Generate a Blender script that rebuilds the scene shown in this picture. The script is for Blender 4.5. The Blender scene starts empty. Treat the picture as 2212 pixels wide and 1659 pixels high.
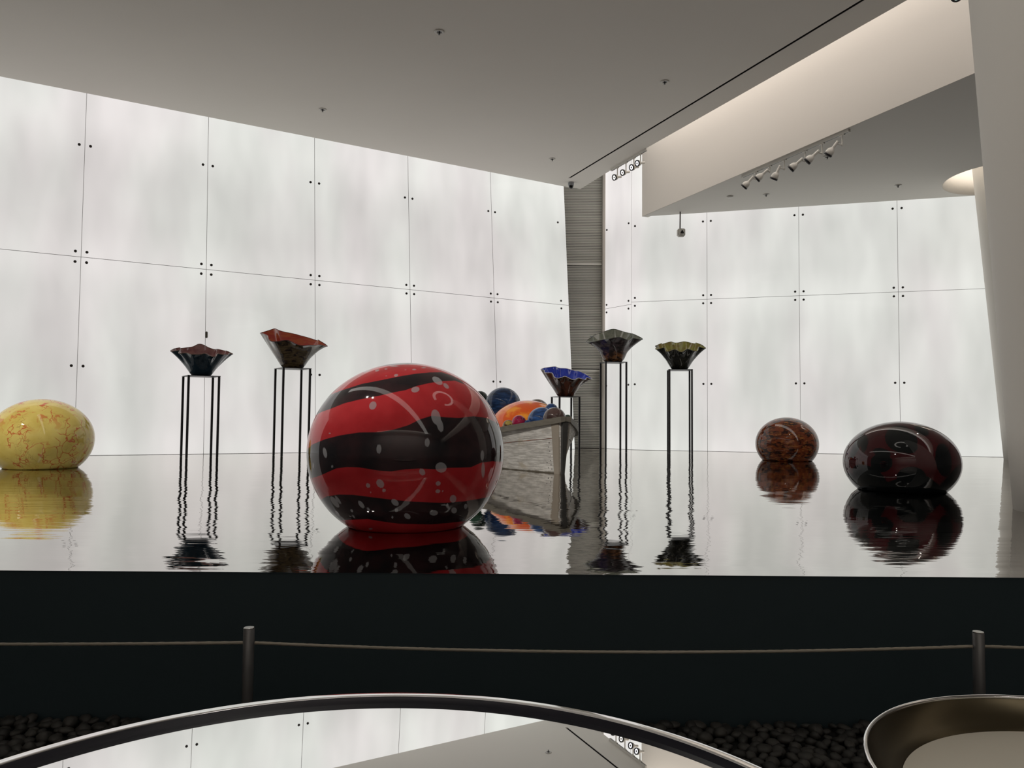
import bpy, bmesh, math, random
from math import sin, cos, pi, radians, atan, hypot, sqrt, atan2
from mathutils import Vector, Matrix, noise

S = bpy.context.scene
COL = S.collection
rng = random.Random(7)

# ------------------------------------------------------------------ camera
FPX = 1661.0
PITCH = atan((908 - 829.5) / FPX)
ROLL = 0.0089
FW = Vector((0, cos(PITCH), sin(PITCH)))
_r0, _u0 = Vector((1, 0, 0)), Vector((0, -sin(PITCH), cos(PITCH)))
RT = _r0 * cos(ROLL) + _u0 * sin(ROLL)
UP = -_r0 * sin(ROLL) + _u0 * cos(ROLL)
EYE = Vector((0, 0, 0.5))
cd = bpy.data.cameras.new('camera')
cam = bpy.data.objects.new('camera', cd)
COL.objects.link(cam)
cd.sensor_fit = 'HORIZONTAL'
cd.sensor_width = 36.0
cd.lens = FPX / 2212 * 36.0
cd.clip_start = 0.02
cam.matrix_world = Matrix(((RT.x, UP.x, -FW.x, EYE.x), (RT.y, UP.y, -FW.y, EYE.y), (RT.z, UP.z, -FW.z, EYE.z), (0, 0, 0, 1)))
S.camera = cam


def ray(x, y):
    return FW + RT * ((x - 1106) / FPX) - UP * ((y - 829.5) / FPX)


def atz(x, y, z=0.0):
    d = ray(x, y)
    return EYE + d * ((z - EYE.z) / d.z)


def aty(x, y, Y):
    d = ray(x, y)
    return EYE + d * (Y / d.y)


# ------------------------------------------------------------------ world, exposure, lights
S.view_settings.view_transform = 'Standard'
S.view_settings.look = 'None'
S.view_settings.gamma = 1.0
S.view_settings.use_curve_mapping = False
S.view_settings.exposure = 0.0
w = bpy.data.worlds.new('world')
S.world = w
w.use_nodes = True
w.node_tree.nodes['Background'].inputs[0].default_value = (0.9, 0.93, 1.0, 1)
w.node_tree.nodes['Background'].inputs[1].default_value = 0.02


def spot(name, loc, target, power, size=30, radius=0.05, col=(1, .95, .88), blend=.6):
    l = bpy.data.lights.new(name, 'SPOT')
    l.energy = power
    l.spot_size = radians(size)
    l.spot_blend = blend
    l.shadow_soft_size = radius
    l.color = col
    o = bpy.data.objects.new(name, l)
    COL.objects.link(o)
    o.location = loc
    o.rotation_euler = (Vector(target) - Vector(loc)).to_track_quat('-Z', 'Y').to_euler()
    return o


def area(name, loc, target, power, sx, sy, col=(1, 1, 1)):
    l = bpy.data.lights.new(name, 'AREA')
    l.shape = 'RECTANGLE'
    l.size, l.size_y = sx, sy
    l.energy = power
    l.color = col
    o = bpy.data.objects.new(name, l)
    COL.objects.link(o)
    o.location = loc
    o.rotation_euler = (Vector(target) - Vector(loc)).to_track_quat('-Z', 'Y').to_euler()
    return o


# gallery spotlights on the ceiling to the left of the visitors (their glints sit on the big floats), plus one added column fill
spot('spotlight', (-3.15, 3.4, 4.6), (-0.55, 3.6, 0.4), 230, 24, .04)
spot('spotlight', (-2.75, 3.0, 4.6), (-0.50, 3.6, 0.5), 180, 24, .04)
spot('spotlight', (-6.2, 3.4, 4.5), (-4.55, 7.4, 0.3), 380, 24, .045)
spot('spotlight', (-5.9, 3.2, 4.5), (-4.55, 7.4, 0.3), 380, 24, .045)
spot('spotlight', (4.6, 6.4, 3.9), (2.94, 5.8, 0.3), 18, 30, .045)
spot('spotlight', (-1.8, 3.6, 4.6), (0.35, 8.0, 0.45), 800, 22, .045)
spot('spotlight', (-5.0, 4.2, 4.6), (-3.3, 10.0, 1.3), 150, 34, .045)
spot('spotlight', (0.2, 5.2, 4.6), (1.9, 12.2, 1.4), 260, 30, .045)
spot('spotlight', (3.2, 6.2, 4.4), (3.55, 9.95, 0.3), 40, 24, .045)
spot('spotlight', (-1.2, 0.6, 4.55), (3.0, 4.3, 2.2), 170, 50, .06)  # unseen lamp added only to brighten the right column
# unseen fill lamp added to brighten the visitors' back wall for the float reflections
area('back_wall_fill', (0, -3.4, 4.5), (0, -5.8, 1.8), 200, 9.0, .3, (1, .94, .88))

# ------------------------------------------------------------------ materials
MATS = {}


def mat(name, base=(.5, .5, .5), rough=.5, metal=0.0, emit=None, estr=0.0, ior=1.5, coat=0.0):
    m = bpy.data.materials.new(name)
    m.use_nodes = True
    b = m.node_tree.nodes['Principled BSDF']
    b.inputs['Base Color'].default_value = (*base, 1)
    b.inputs['Roughness'].default_value = rough
    b.inputs['Metallic'].default_value = metal
    b.inputs['IOR'].default_value = ior
    b.inputs['Coat Weight'].default_value = coat
    b.inputs['Coat Roughness'].default_value = .02
    if emit:
        b.inputs['Emission Color'].default_value = (*emit, 1)
        b.inputs['Emission Strength'].default_value = estr
    MATS[name] = m
    return m


class G:
    """small node-graph helper"""

    def __init__(s, m):
        s.t = m.node_tree
        s.b = s.t.nodes['Principled BSDF']
        s.tc = s.t.nodes.new('ShaderNodeTexCoord')

    def n(s, kind, **k):
        nd = s.t.nodes.new(kind)
        for a, v in k.items():
            setattr(nd, a, v)
        return nd

    def put(s, sock, v):
        if hasattr(v, 'is_output'):
            s.t.links.new(v, sock)
        elif isinstance(v, (tuple, list)) and len(v) == 3 and sock.type == 'RGBA':
            sock.default_value = (*v, 1)
        else:
            sock.default_value = v

    def math(s, op, a, b=0.0, c=0.0, clamp=False):
        nd = s.n('ShaderNodeMath', operation=op, use_clamp=clamp)
        for i, v in enumerate((a, b, c)):
            s.put(nd.inputs[i], v)
        return nd.outputs[0]

    def mapping(s, scale=(1, 1, 1), rot=(0, 0, 0), loc=(0, 0, 0), src='Object'):
        nd = s.n('ShaderNodeMapping')
        s.t.links.new(s.tc.outputs[src], nd.inputs[0])
        nd.inputs['Scale'].default_value = scale
        nd.inputs['Rotation'].default_value = rot
        nd.inputs['Location'].default_value = loc
        return nd.outputs[0]

    def noise(s, vec, scale=5, detail=2, rough=.5, dist=0.0, out='Fac'):
        nd = s.n('ShaderNodeTexNoise')
        s.put(nd.inputs['Vector'], vec)
        nd.inputs['Scale'].default_value = scale
        nd.inputs['Detail'].default_value = detail
        nd.inputs['Roughness'].default_value = rough
        nd.inputs['Distortion'].default_value = dist
        return nd.outputs[out]

    def voronoi(s, vec, scale=5, feature='F1', out='Distance'):
        nd = s.n('ShaderNodeTexVoronoi', feature=feature)
        s.put(nd.inputs['Vector'], vec)
        nd.inputs['Scale'].default_value = scale
        return nd.outputs[out]

    def step(s, v, lo, hi):
        nd = s.n('ShaderNodeMapRange', interpolation_type='SMOOTHSTEP')
        s.put(nd.inputs['Value'], v)
        nd.inputs['From Min'].default_value = lo
        nd.inputs['From Max'].default_value = hi
        return nd.outputs['Result']

    def mix(s, f, a, b):
        nd = s.n('ShaderNodeMix', data_type='RGBA')
        s.put(nd.inputs['Factor'], f)
        s.put(nd.inputs[6], a)
        s.put(nd.inputs[7], b)
        return nd.outputs[2]

    def sep(s, vec):
        nd = s.n('ShaderNodeSeparateXYZ')
        s.put(nd.inputs[0], vec)
        return nd.outputs

    def base(s, v):
        s.put(s.b.inputs['Base Color'], v)

    def bump(s, h, strength=.2, dist=.01):
        nd = s.n('ShaderNodeBump')
        nd.inputs['Strength'].default_value = strength
        nd.inputs['Distance'].default_value = dist
        s.put(nd.inputs['Height'], h)
        s.put(s.b.inputs['Normal'], nd.outputs[0])


# backlit glass: soft uneven glow of the lamps behind, slightly tinted panes
def backlit(name, level, tint_seed):
    m = mat(name, (.20, .20, .195), .025, emit=(1, 1, 1), estr=level)
    g = G(m)
    g.b.inputs['Specular IOR Level'].default_value = .10
    geo = g.n('ShaderNodeNewGeometry')
    nd = g.n('ShaderNodeMapping')
    g.t.links.new(geo.outputs['Position'], nd.inputs[0])
    nd.inputs['Location'].default_value = (tint_seed, 0, 0)
    nd.inputs['Scale'].default_value = (1.3, 1.3, .42)
    v = nd.outputs[0]
    a = g.noise(v, .6, 2, .5)
    b = g.noise(v, 1.5, 2, .5)
    c = g.mix(g.step(a, .35, .65), (.975, .985, .935), (1.0, .95, .935))
    oc = g.sep(g.tc.outputs['Generated'])
    ex = g.math('ABSOLUTE', g.math('SUBTRACT', oc[2], .5))
    edge = g.step(ex, .30, .5)
    lv = g.math('MULTIPLY_ADD', g.math('SUBTRACT', b, .5), .55, 1.0)
    lv = g.math('MULTIPLY_ADD', edge, .10, lv)
    zz = g.sep(geo.outputs['Position'])[2]
    lv = g.math('MULTIPLY_ADD', g.step(zz, 3.7, 4.7), .20, lv)
    g.put(g.b.inputs['Emission Color'], c)
    g.put(g.b.inputs['Emission Strength'], g.math('MULTIPLY', lv, level))
    return m


M_panel = backlit('backlit_glass', .64, 0)
M_panel_r = backlit('backlit_glass_far', .655, 40)
M_back = mat('wall_backing', (.30, .295, .285), .8)
M_edge = mat('panel_edge', (.62, .60, .59), .6)
M_bolt = mat('bolt_bronze', (.05, .043, .04), .45, .3)
M_ceiling = mat('ceiling_paint', (.53, .50, .46), .85)
M_ceiling2 = mat('lower_ceiling_paint', (.74, .715, .665), .85)
g = G(M_ceiling)
g.base(g.mix(g.noise(g.mapping((.5, .5, .5)), 1.2, 3), (.80, .765, .705), (.86, .825, .765)))
M_fascia = mat('fascia_paint', (.80, .76, .70), .8)
M_white = mat('column_paint', (.86, .83, .77), .6)
M_slot = mat('black_slot', (.004, .004, .004), .9)
M_louvre = mat('louvre_aluminium', (.88, .87, .80), .5)
M_dark = mat('dark_void', (.012, .012, .012), .9)
M_grey = mat('grey_wall_paint', (.36, .335, .32), .8)
M_visfloor = mat('visitor_floor', (.05, .048, .045), .35)
M_black = mat('black_metal', (.006, .006, .008), .4, .0)
M_track = mat('track_white', (.66, .64, .59), .45)
M_trackrim = mat('lamp_rim_black', (.012, .011, .013), .35)
M_lens = mat('lamp_lens', (.9, .9, .85), .3, emit=(1, .97, .92), estr=1.5)
M_lens_cool = mat('lamp_lens_cool', (.9, .9, 1), .3, emit=(.93, .94, 1), estr=1.7)
M_lens_mid = mat('lamp_centre', (.10, .08, .08), .3)
M_chrome = mat('chrome', (.75, .74, .72), .12, 1.0)
M_skylight = mat('skylight_glass', (.8, .8, .8), .4, emit=(1, .92, .86), estr=1.75)
M_oculus = mat('oculus_light', (.8, .8, .8), .4, emit=(1, .93, .86), estr=2.2)

# mirror-black display floor, rippling lightly like poured resin
M_mirror = bpy.data.materials.new('rippled_black_mirror')
M_mirror.use_nodes = True
_t = M_mirror.node_tree
_t.nodes.remove(_t.nodes['Principled BSDF'])
_b = _t.nodes.new('ShaderNodeBsdfGlossy')
_b.inputs['Color'].default_value = (.735, .725, .715, 1)
_b.inputs['Roughness'].default_value = .012
_ge = _t.nodes.new('ShaderNodeNewGeometry')
_dp = _t.nodes.new('ShaderNodeVectorMath')
_dp.operation = 'DOT_PRODUCT'
_t.links.new(_ge.outputs['True Normal'], _dp.inputs[0])
_t.links.new(_ge.outputs['Incoming'], _dp.inputs[1])
_mr = _t.nodes.new('ShaderNodeMapRange')          # glancing views reflect more, as any polished surface
_mr.inputs['From Min'].default_value = 0.0
_mr.inputs['From Max'].default_value = 0.45
_mr.inputs['To Min'].default_value = .93
_mr.inputs['To Max'].default_value = .30
_t.links.new(_dp.outputs['Value'], _mr.inputs['Value'])
_cm = _t.nodes.new('ShaderNodeMix')
_cm.data_type = 'RGBA'
_cm.inputs[6].default_value = (0, 0, 0, 1)
_cm.inputs[7].default_value = (1.0, .985, .965, 1)
_t.links.new(_mr.outputs['Result'], _cm.inputs['Factor'])
_t.links.new(_cm.outputs[2], _b.inputs['Color'])
_t.links.new(_b.outputs[0], _t.nodes['Material Output'].inputs[0])
_tc = _t.nodes.new('ShaderNodeTexCoord')


def _nz(scale, map_scale, detail, amp):
    mp = _t.nodes.new('ShaderNodeMapping')
    mp.inputs['Scale'].default_value = map_scale
    _t.links.new(_tc.outputs['Object'], mp.inputs[0])
    nn = _t.nodes.new('ShaderNodeTexNoise')
    nn.inputs['Scale'].default_value = scale
    nn.inputs['Detail'].default_value = detail
    nn.inputs['Roughness'].default_value = .55
    _t.links.new(mp.outputs[0], nn.inputs['Vector'])
    sub = _t.nodes.new('ShaderNodeVectorMath')
    sub.operation = 'SUBTRACT'
    _t.links.new(nn.outputs['Color'], sub.inputs[0])
    sub.inputs[1].default_value = (.5, .5, .5)
    mul = _t.nodes.new('ShaderNodeVectorMath')
    mul.operation = 'MULTIPLY'
    _t.links.new(sub.outputs[0], mul.inputs[0])
    mul.inputs[1].default_value = amp
    return mul.outputs[0]


def _addv(a, b):
    ad = _t.nodes.new('ShaderNodeVectorMath')
    ad.operation = 'ADD'
    _t.links.new(a, ad.inputs[0])
    if hasattr(b, 'is_output'):
        _t.links.new(b, ad.inputs[1])
    else:
        ad.inputs[1].default_value = b
    return ad.outputs[0]


_v = _addv(_nz(1.0, (.35, 3.0, 1), 2.0, (.05, .010, 0)), _nz(1.0, (1.6, 16.0, 1), 2.0, (.045, .012, 0)))
_v = _addv(_v, _nz(1.0, (5.0, 55.0, 1), 1.0, (.05, .010, 0)))
_v = _addv(_v, (0, 0, 1))
_nr = _t.nodes.new('ShaderNodeVectorMath')
_nr.operation = 'NORMALIZE'
_t.links.new(_v, _nr.inputs[0])
_t.links.new(_nr.outputs[0], _b.inputs['Normal'])

M_face = mat('platform_face_black', (.026, .046, .054), .6)
M_post = mat('brushed_steel_post', (.22, .22, .22), .42, .6)
M_posttop = mat('polished_post_cap', (.75, .74, .70), .25, 1.0)
M_rope = mat('steel_cable', (.42, .38, .31), .5, .3)
M_mirrorglass = mat('table_mirror', (.93, .94, .93), .006, 1.0)
M_rim = mat('polished_steel_rim', (.86, .85, .84), .08, 1.0)
M_rimdark = mat('rim_recess', (.02, .02, .03), .35)
M_bowlmetal = mat('bronze_bowl', (.15, .125, .08), .30, 1.0)
M_bowlbase = mat('satin_bowl_bottom', (.80, .76, .65), .5, .3)
M_pebble = mat('dark_pebble', (.045, .043, .038), .55)
g = G(M_pebble)
_oi = g.n('ShaderNodeObjectInfo')
g.base(g.mix(_oi.outputs['Random'], (.022, .0215, .020), (.055, .052, .046)))
M_gravelbed = mat('pebble_bed_ground', (.012, .012, .011), .9)

# weathered boat timber
M_wood = mat('weathered_white_timber', (.6, .58, .55), .7)
g = G(M_wood)
gr = g.noise(g.mapping((2.2, 2.2, 22)), 3.0, 5, .65)
bl = g.noise(g.mapping((1, 1, 1.6)), 5, 4, .6)
c1 = g.mix(g.step(gr, .38, .62), (.42, .40, .37), (.70, .68, .64))
c2 = g.mix(g.step(bl, .55, .72), c1, (.46, .41, .33))
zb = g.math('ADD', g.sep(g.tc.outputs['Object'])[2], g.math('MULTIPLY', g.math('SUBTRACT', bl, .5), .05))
c2 = g.mix(g.math('SUBTRACT', 1.0, g.step(zb, .004, .022)), c2, (.10, .085, .06))      # dark contact line painted along the hull's foot, standing in for its darker reflection
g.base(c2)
g.bump(gr, .25, .006)
M_wooddark = mat('dark_gunwale_timber', (.16, .15, .12), .6)
g = G(M_wooddark)
g.base(g.mix(g.noise(g.mapping((3, 3, 12)), 4, 4), (.085, .078, .062), (.20, .18, .145)))
M_stem = mat('tarred_stem', (.035, .034, .032), .6)
M_stemlight = mat('oak_stem_band', (.30, .26, .21), .65)


# ------------------------------------------------------------------ mesh helpers
def link(name, bm, m, parent=None, smooth=False, loc=None):
    me = bpy.data.meshes.new(name)
    bm.normal_update()
    bm.to_mesh(me)
    bm.free()
    return link_mesh(name, me, m, parent, smooth, loc)


def link_mesh(name, me, m, parent=None, smooth=False, loc=None):
    if m and not me.materials:
        for mm in (m if isinstance(m, (list, tuple)) else (m,)):
            me.materials.append(mm)
    if smooth:
        me.polygons.foreach_set('use_smooth', [True] * len(me.polygons))
    o = bpy.data.objects.new(name, me)
    COL.objects.link(o)
    if parent:
        o.parent = parent
    if loc is not None:
        o.location = loc
    return o


def empty(name, loc=(0, 0, 0), rz=0.0):
    o = bpy.data.objects.new(name, None)
    COL.objects.link(o)
    o.location = loc
    o.rotation_euler = (0, 0, rz)
    o.empty_display_size = .1
    return o


def tag(o, label, cat, group=None):
    o['label'] = label
    o['category'] = cat
    if group:
        o['group'] = group
    return o


def struct(o, label=None):
    o['kind'] = 'structure'
    if label:
        o['label'] = label
    return o


def copy_tree(o, parent=None):
    c = o.copy()
    COL.objects.link(c)
    if parent:
        c.parent = parent
    for ch in list(o.children):
        copy_tree(ch, c)
    return c


def bm_box(bm, lo, hi, mtx=None):
    vs = []
    for x in (lo[0], hi[0]):
        for y in (lo[1], hi[1]):
            for z in (lo[2], hi[2]):
                p = Vector((x, y, z))
                vs.append(bm.verts.new(mtx @ p if mtx else p))
    for f in ((0, 1, 3, 2), (4, 6, 7, 5), (0, 4, 5, 1), (2, 3, 7, 6), (0, 2, 6, 4), (1, 5, 7, 3)):
        bm.faces.new([vs[i] for i in f])
    return vs


def box(lo, hi, bev=0.0, seg=1):
    bm = bmesh.new()
    bm_box(bm, lo, hi)
    bmesh.ops.recalc_face_normals(bm, faces=bm.faces)
    if bev:
        bmesh.ops.bevel(bm, geom=bm.edges[:], offset=bev, segments=seg, affect='EDGES', clamp_overlap=True)
    return bm


def prism(pts, z0, z1):
    bm = bmesh.new()
    lo = [bm.verts.new((p[0], p[1], z0)) for p in pts]
    hi = [bm.verts.new((p[0], p[1], z1)) for p in pts]
    n = len(pts)
    bm.faces.new(lo[::-1])
    bm.faces.new(hi)
    for i in range(n):
        bm.faces.new((lo[i], lo[(i + 1) % n], hi[(i + 1) % n], hi[i]))
    bmesh.ops.recalc_face_normals(bm, faces=bm.faces)
    big = [f for f in bm.faces if len(f.verts) > 4]
    bmesh.ops.triangulate(bm, faces=big)
    return bm


def lathe(prof, seg=48, bm=None, mtx=None, close=True):
    """prof: list of (r, z); poles where r == 0"""
    bm = bm or bmesh.new()
    rings = []
    for r, z in prof:
        if r < 1e-6:
            p = Vector((0, 0, z))
            rings.append([bm.verts.new(mtx @ p if mtx else p)])
        else:
            ring = []
            for i in range(seg):
                a = 2 * pi * i / seg
                p = Vector((r * cos(a), r * sin(a), z))
                ring.append(bm.verts.new(mtx @ p if mtx else p))
            rings.append(ring)
    for a, b in zip(rings, rings[1:]):
        for i in range(seg):
            j = (i + 1) % seg
            if len(a) == 1 and len(b) == 1:
                continue
            if len(a) == 1:
                bm.faces.new((a[0], b[j], b[i]))
            elif len(b) == 1:
                bm.faces.new((a[i], a[j], b[0]))
            else:
                bm.faces.new((a[i], a[j], b[j], b[i]))
    bmesh.ops.recalc_face_normals(bm, faces=bm.faces)
    return bm


def tube(pts, r, seg=8, bm=None, caps=True):
    bm = bm or bmesh.new()
    pts = [Vector(p) for p in pts]
    rings = []
    ref = Vector((0, 0, 1))
    for i, p in enumerate(pts):
        t = (pts[min(i + 1, len(pts) - 1)] - pts[max(i - 1, 0)]).normalized()
        if abs(t.dot(ref)) > .95:
            ref = Vector((1, 0, 0))
        u = t.cross(ref).normalized()
        v = t.cross(u).normalized()
        rr = r[i] if isinstance(r, (list, tuple)) else r
        rings.append([bm.verts.new(p + (u * cos(2 * pi * k / seg) + v * sin(2 * pi * k / seg)) * rr) for k in range(seg)])
    for a, b in zip(rings, rings[1:]):
        for k in range(seg):
            bm.faces.new((a[k], a[(k + 1) % seg], b[(k + 1) % seg], b[k]))
    if caps:
        bm.faces.new(rings[0])
        bm.faces.new(rings[-1])
    bmesh.ops.recalc_face_normals(bm, faces=bm.faces)
    return bm


def frame(origin, xdir, up):
    x = Vector(xdir).normalized()
    z = Vector(up).normalized()
    y = z.cross(x).normalized()
    z = x.cross(y)
    o = Vector(origin)
    return Matrix(((x.x, y.x, z.x, o.x), (x.y, y.y, z.y, o.y), (x.z, y.z, z.z, o.z), (0, 0, 0, 1)))


# ------------------------------------------------------------------ backlit walls
bolt_me = bpy.data.meshes.new('bolt')
_bm = lathe([(0, -.016), (.012, -.016), (.0185, -.009), (.0185, 0.0), (0, 0.0)], 12, mtx=Matrix.Rotation(-pi / 2, 4, 'X'))
_bm.to_mesh(bolt_me)
_bm.free()
bolt_me.materials.append(M_bolt)
bolt_me.polygons.foreach_set('use_smooth', [True] * len(bolt_me.polygons))


def lit_wall(name, label, mtx, seams, rows, pm, bolt_rows, edge_bolt=(), zmax=5.5):
    """local x along the wall, y away from the room, z up the (leaning) wall"""
    bm = bmesh.new()
    bm_box(bm, (seams[0] - .01, .032, 0.0), (seams[-1] + .01, .09, zmax))
    bmesh.ops.recalc_face_normals(bm, faces=bm.faces)
    wob = link(name, bm, M_back)
    wob.matrix_world = mtx
    struct(wob, label)
    gap = .003
    cache = {}
    for i in range(len(seams) - 1):
        for r in range(len(rows) - 1):
            w_, h_ = seams[i + 1] - seams[i], rows[r + 1] - rows[r]
            key = (round(w_, 3), round(h_, 3))
            if key not in cache:
                b = box((gap, 0.0, gap if r else 0.004), (w_ - gap, .026, h_ - gap), .002)
                me = bpy.data.meshes.new('panel')
                b.to_mesh(me)
                b.free()
                me.materials.append(pm)
                me.materials.append(M_edge)
                for f_ in me.polygons:
                    f_.material_index = 0 if abs(f_.normal.y) > .5 else 1
                cache[key] = me
            p = link_mesh('panel', cache[key], pm, wob, loc=(seams[i], 0, rows[r]))
            for (row, bz) in bolt_rows:
                if row != r:
                    continue
                for side in (0, 1):
                    sx = .066 if side == 0 else w_ - .066
                    if edge_bolt and i == len(seams) - 2 and side == 1:
                        sx = w_ - edge_bolt[0]
                    b = bpy.data.objects.new('bolt', bolt_me)
                    COL.objects.link(b)
                    b.parent = p
                    b.location = (sx, 0, bz - rows[r])
    return wob


B0, B1 = atz(160, 984.6), atz(1242, 970.2)
LW = (B1 - B0).normalized()
AWAY = Vector((-LW.y, LW.x, 0))
LUP = Vector((0, 0, 1)) + AWAY * .083
LMAT = frame(B0, LW, LUP)
pw = (B1 - B0).length / 5.0
lseams = [pw * k for k in range(-4, 5)] + [(B1 - B0).length]
lrows = [0, 2.60, 5.5]
lit_wall('wall_left', 'backlit white glass panel wall leaning outwards behind the left stands', LMAT, lseams, lrows, M_panel,
         [(0, 1.155), (0, 2.53), (1, 2.67), (1, 4.13)], (.17,))

R0, R1 = atz(1430, 973), atz(2178, 988)
RW = (R1 - R0).normalized()


def on_right(x):
    """point of the right wall's foot seen at column x"""
    d = ray(x, 975)
    n = Vector((-RW.y, RW.x, 0))
    k = (R0 - EYE).dot(n) / Vector((d.x, d.y, 0)).dot(n)
    p = EYE + d * k
    return Vector((p.x, p.y, 0))


RC = on_right(1363)
RAWAY = Vector((-RW.y, RW.x, 0))
RMAT = frame(RC, RW, Vector((0, 0, 1)))
rx = [(on_right(x) - RC).length for x in (1528.5, 1729, 1941.5, 2178)]
rw_ = (rx[3] - rx[0]) / 3
rseams = [0.0] + [rx[0] + rw_ * k for k in range(0, 6)]
lit_wall('wall_right', 'backlit white glass panel wall behind the brown and dark floats', RMAT, rseams, [0, 2.62, 5.5], M_panel_r,
         [(0, 1.155), (0, 2.55), (1, 2.69), (1, 3.98)])

# narrow lit return panel between the louvre and the right wall
XR = Vector((aty(1305, 900, 14.2).x, 14.2, 0))
ret = (RC - XR)
lit_wall('wall_return', 'narrow backlit panel turning the corner beside the louvre', frame(XR, ret, (0, 0, 1)), [0.0, ret.length], [0, 2.58, 5.5], M_panel_r,
         [(0, 1.15), (0, 2.51), (1, 2.65), (1, 4.05)])

# ------------------------------------------------------------------ louvred wall between them
LX0, LX1 = aty(1205, 900, 14.2).x, aty(1299, 900, 14.2).x
lou = link('wall_louvre', box((LX0 - .3, 14.26, 0), (LX1 + .02, 14.32, 5.5)), M_dark)
struct(lou, 'narrow wall of grey horizontal louvre slats between the lit walls')
slat_me = bpy.data.meshes.new('slat')
_m = Matrix.Rotation(radians(-62), 4, 'X')
_bm = bmesh.new()
bm_box(_bm, (LX0 - .3, -.0115, -.0025), (LX1, .0115, .0025), _m)
bmesh.ops.recalc_face_normals(_bm, faces=_bm.faces)
_bm.to_mesh(slat_me)
_bm.free()
slat_me.materials.append(M_louvre)
zz, k = .02, 0
RAILS = (3.42, 1.43)
while zz < 5.4 and k < 200:
    if not any(abs(zz - r) < .035 for r in RAILS):
        link_mesh('slat', slat_me, M_louvre, lou, loc=(0, 14.232, zz))
    zz += .0305
    k += 1
for r in RAILS:
    link('rail', box((LX0 - .3, 14.205, r - .022), (LX1, 14.25, r + .022), .004), M_louvre, lou)
t1 = link('trim_1', box((LX1, 14.12, 0), (LX1 + .055, 14.24, 5.4), .008), mat('trim_beige', (.62, .58, .52), .6))
struct(t1, 'slim beige upright trim beside the louvre')

# ------------------------------------------------------------------ ceilings
ZC, ZL = 4.65, 4.02
E0, E1 = atz(1400, 318, ZC), atz(1960, 0, ZC)
ED = (E1 - E0).normalized()
TIP = atz(1252, 407, ZC)
T1, T0 = atz(1222, 403.5, ZC), atz(0, 165, ZC)
TD = (T0 - T1).normalized()


def along(p, d, Y):
    return p + d * ((Y - p.y) / d.y)


S0, S1 = atz(1227, 385, ZC), atz(1860, 0, ZC)
SD = (S1 - S0).normalized()
SN = Vector((-SD.y, SD.x, 0))
if SN.x < 0:
    SN = -SN
YB = -5.8
Tfar = T0 + TD * 5.2
pts = [T1, TIP + Vector((0.02, .03, 0)), E0, along(E0, ED, YB), along(S0, SD, YB) + SN * .036, S0 + SN * .036 + SD * .03, S0, along(S0, SD, YB),
       Vector((-11.2, YB, 0)), Vector((-11.2, Tfar.y, 0)), Tfar]
ceil = link('ceiling', prism(pts, ZC, ZC + .16), M_ceiling)
struct(ceil, 'smooth grey sloping-edged plaster ceiling over the display')
_bm = bmesh.new()
a, b = S0 + SN * -.01, along(S0, SD, YB) + SN * -.01
c, d = along(S0, SD, YB) + SN * .05, S0 + SN * .05
prism_pts = [a, b, c, d]
link('slot_lining', prism(prism_pts, ZC + .165, ZC + .20), M_slot, ceil)['label'] = 'black recess of the long ceiling slot'
for s_ in (-.0, .036):
    q = [S0 + SN * (s_ - .001), along(S0, SD, YB) + SN * (s_ - .001), along(S0, SD, YB) + SN * (s_ + .001), S0 + SN * (s_ + .001) + SD * .03]
    link('slot_side', prism(q, ZC + .004, ZC + .165), M_slot, ceil)

M_strip = mat('linear_light_glass', (.8, .8, .8), .4, emit=(1, .95, .88), estr=1.7)
st0, st1 = Vector((-4.6, 6.6, 0)), Vector((4.1, -4.0, 0))
sd_ = (st1 - st0).normalized()
sn_ = Vector((-sd_.y, sd_.x, 0)) * .26
link('linear_light', prism([st0 - sn_ * .7, st1 - sn_, st1 + sn_, st0 + sn_ * .7], ZC - .02, ZC - .001), M_strip, ceil)['label'] = 'long glowing ceiling light strip'
_bm = bmesh.new()
_r = []
for k in range(37):
    a_ = radians(-55 + 290 * k / 36)
    c_ = Vector((2.0 + .8 * cos(a_), 3.75 + .8 * sin(a_), 0))
    o_ = Vector((cos(a_), sin(a_), 0)) * .10
    _r.append([_bm.verts.new((p_.x, p_.y, z_)) for p_, z_ in ((c_ - o_, ZC - .02), (c_ + o_, ZC - .02), (c_ + o_, ZC - .001), (c_ - o_, ZC - .001))])
for a_, b_ in zip(_r, _r[1:]):
    for k in range(4):
        _bm.faces.new((a_[k], a_[(k + 1) % 4], b_[(k + 1) % 4], b_[k]))
_bm.faces.new(_r[0])
_bm.faces.new(_r[-1])
bmesh.ops.recalc_face_normals(_bm, faces=_bm.faces)
link('ring_light', _bm, M_strip, ceil)['label'] = 'open ring ceiling light'

F0, F1 = atz(1387, 468, ZL), atz(2125, 150, ZL)
FD = (F1 - F0).normalized()
FN = Vector((-FD.y, FD.x, 0))
if FN.x < 0:
    FN = -FN
q = [F0, along(F0, FD, YB), along(F0, FD, YB) + FN * .12, F0 + FN * .12]
fas = link('wall_soffit', prism(q, ZL + .003, 5.9), M_fascia)
struct(fas, 'tall pale fascia wall rising above the lower ceiling')

OC, OR = Vector((7.08, 10.82, 0)), .84
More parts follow.
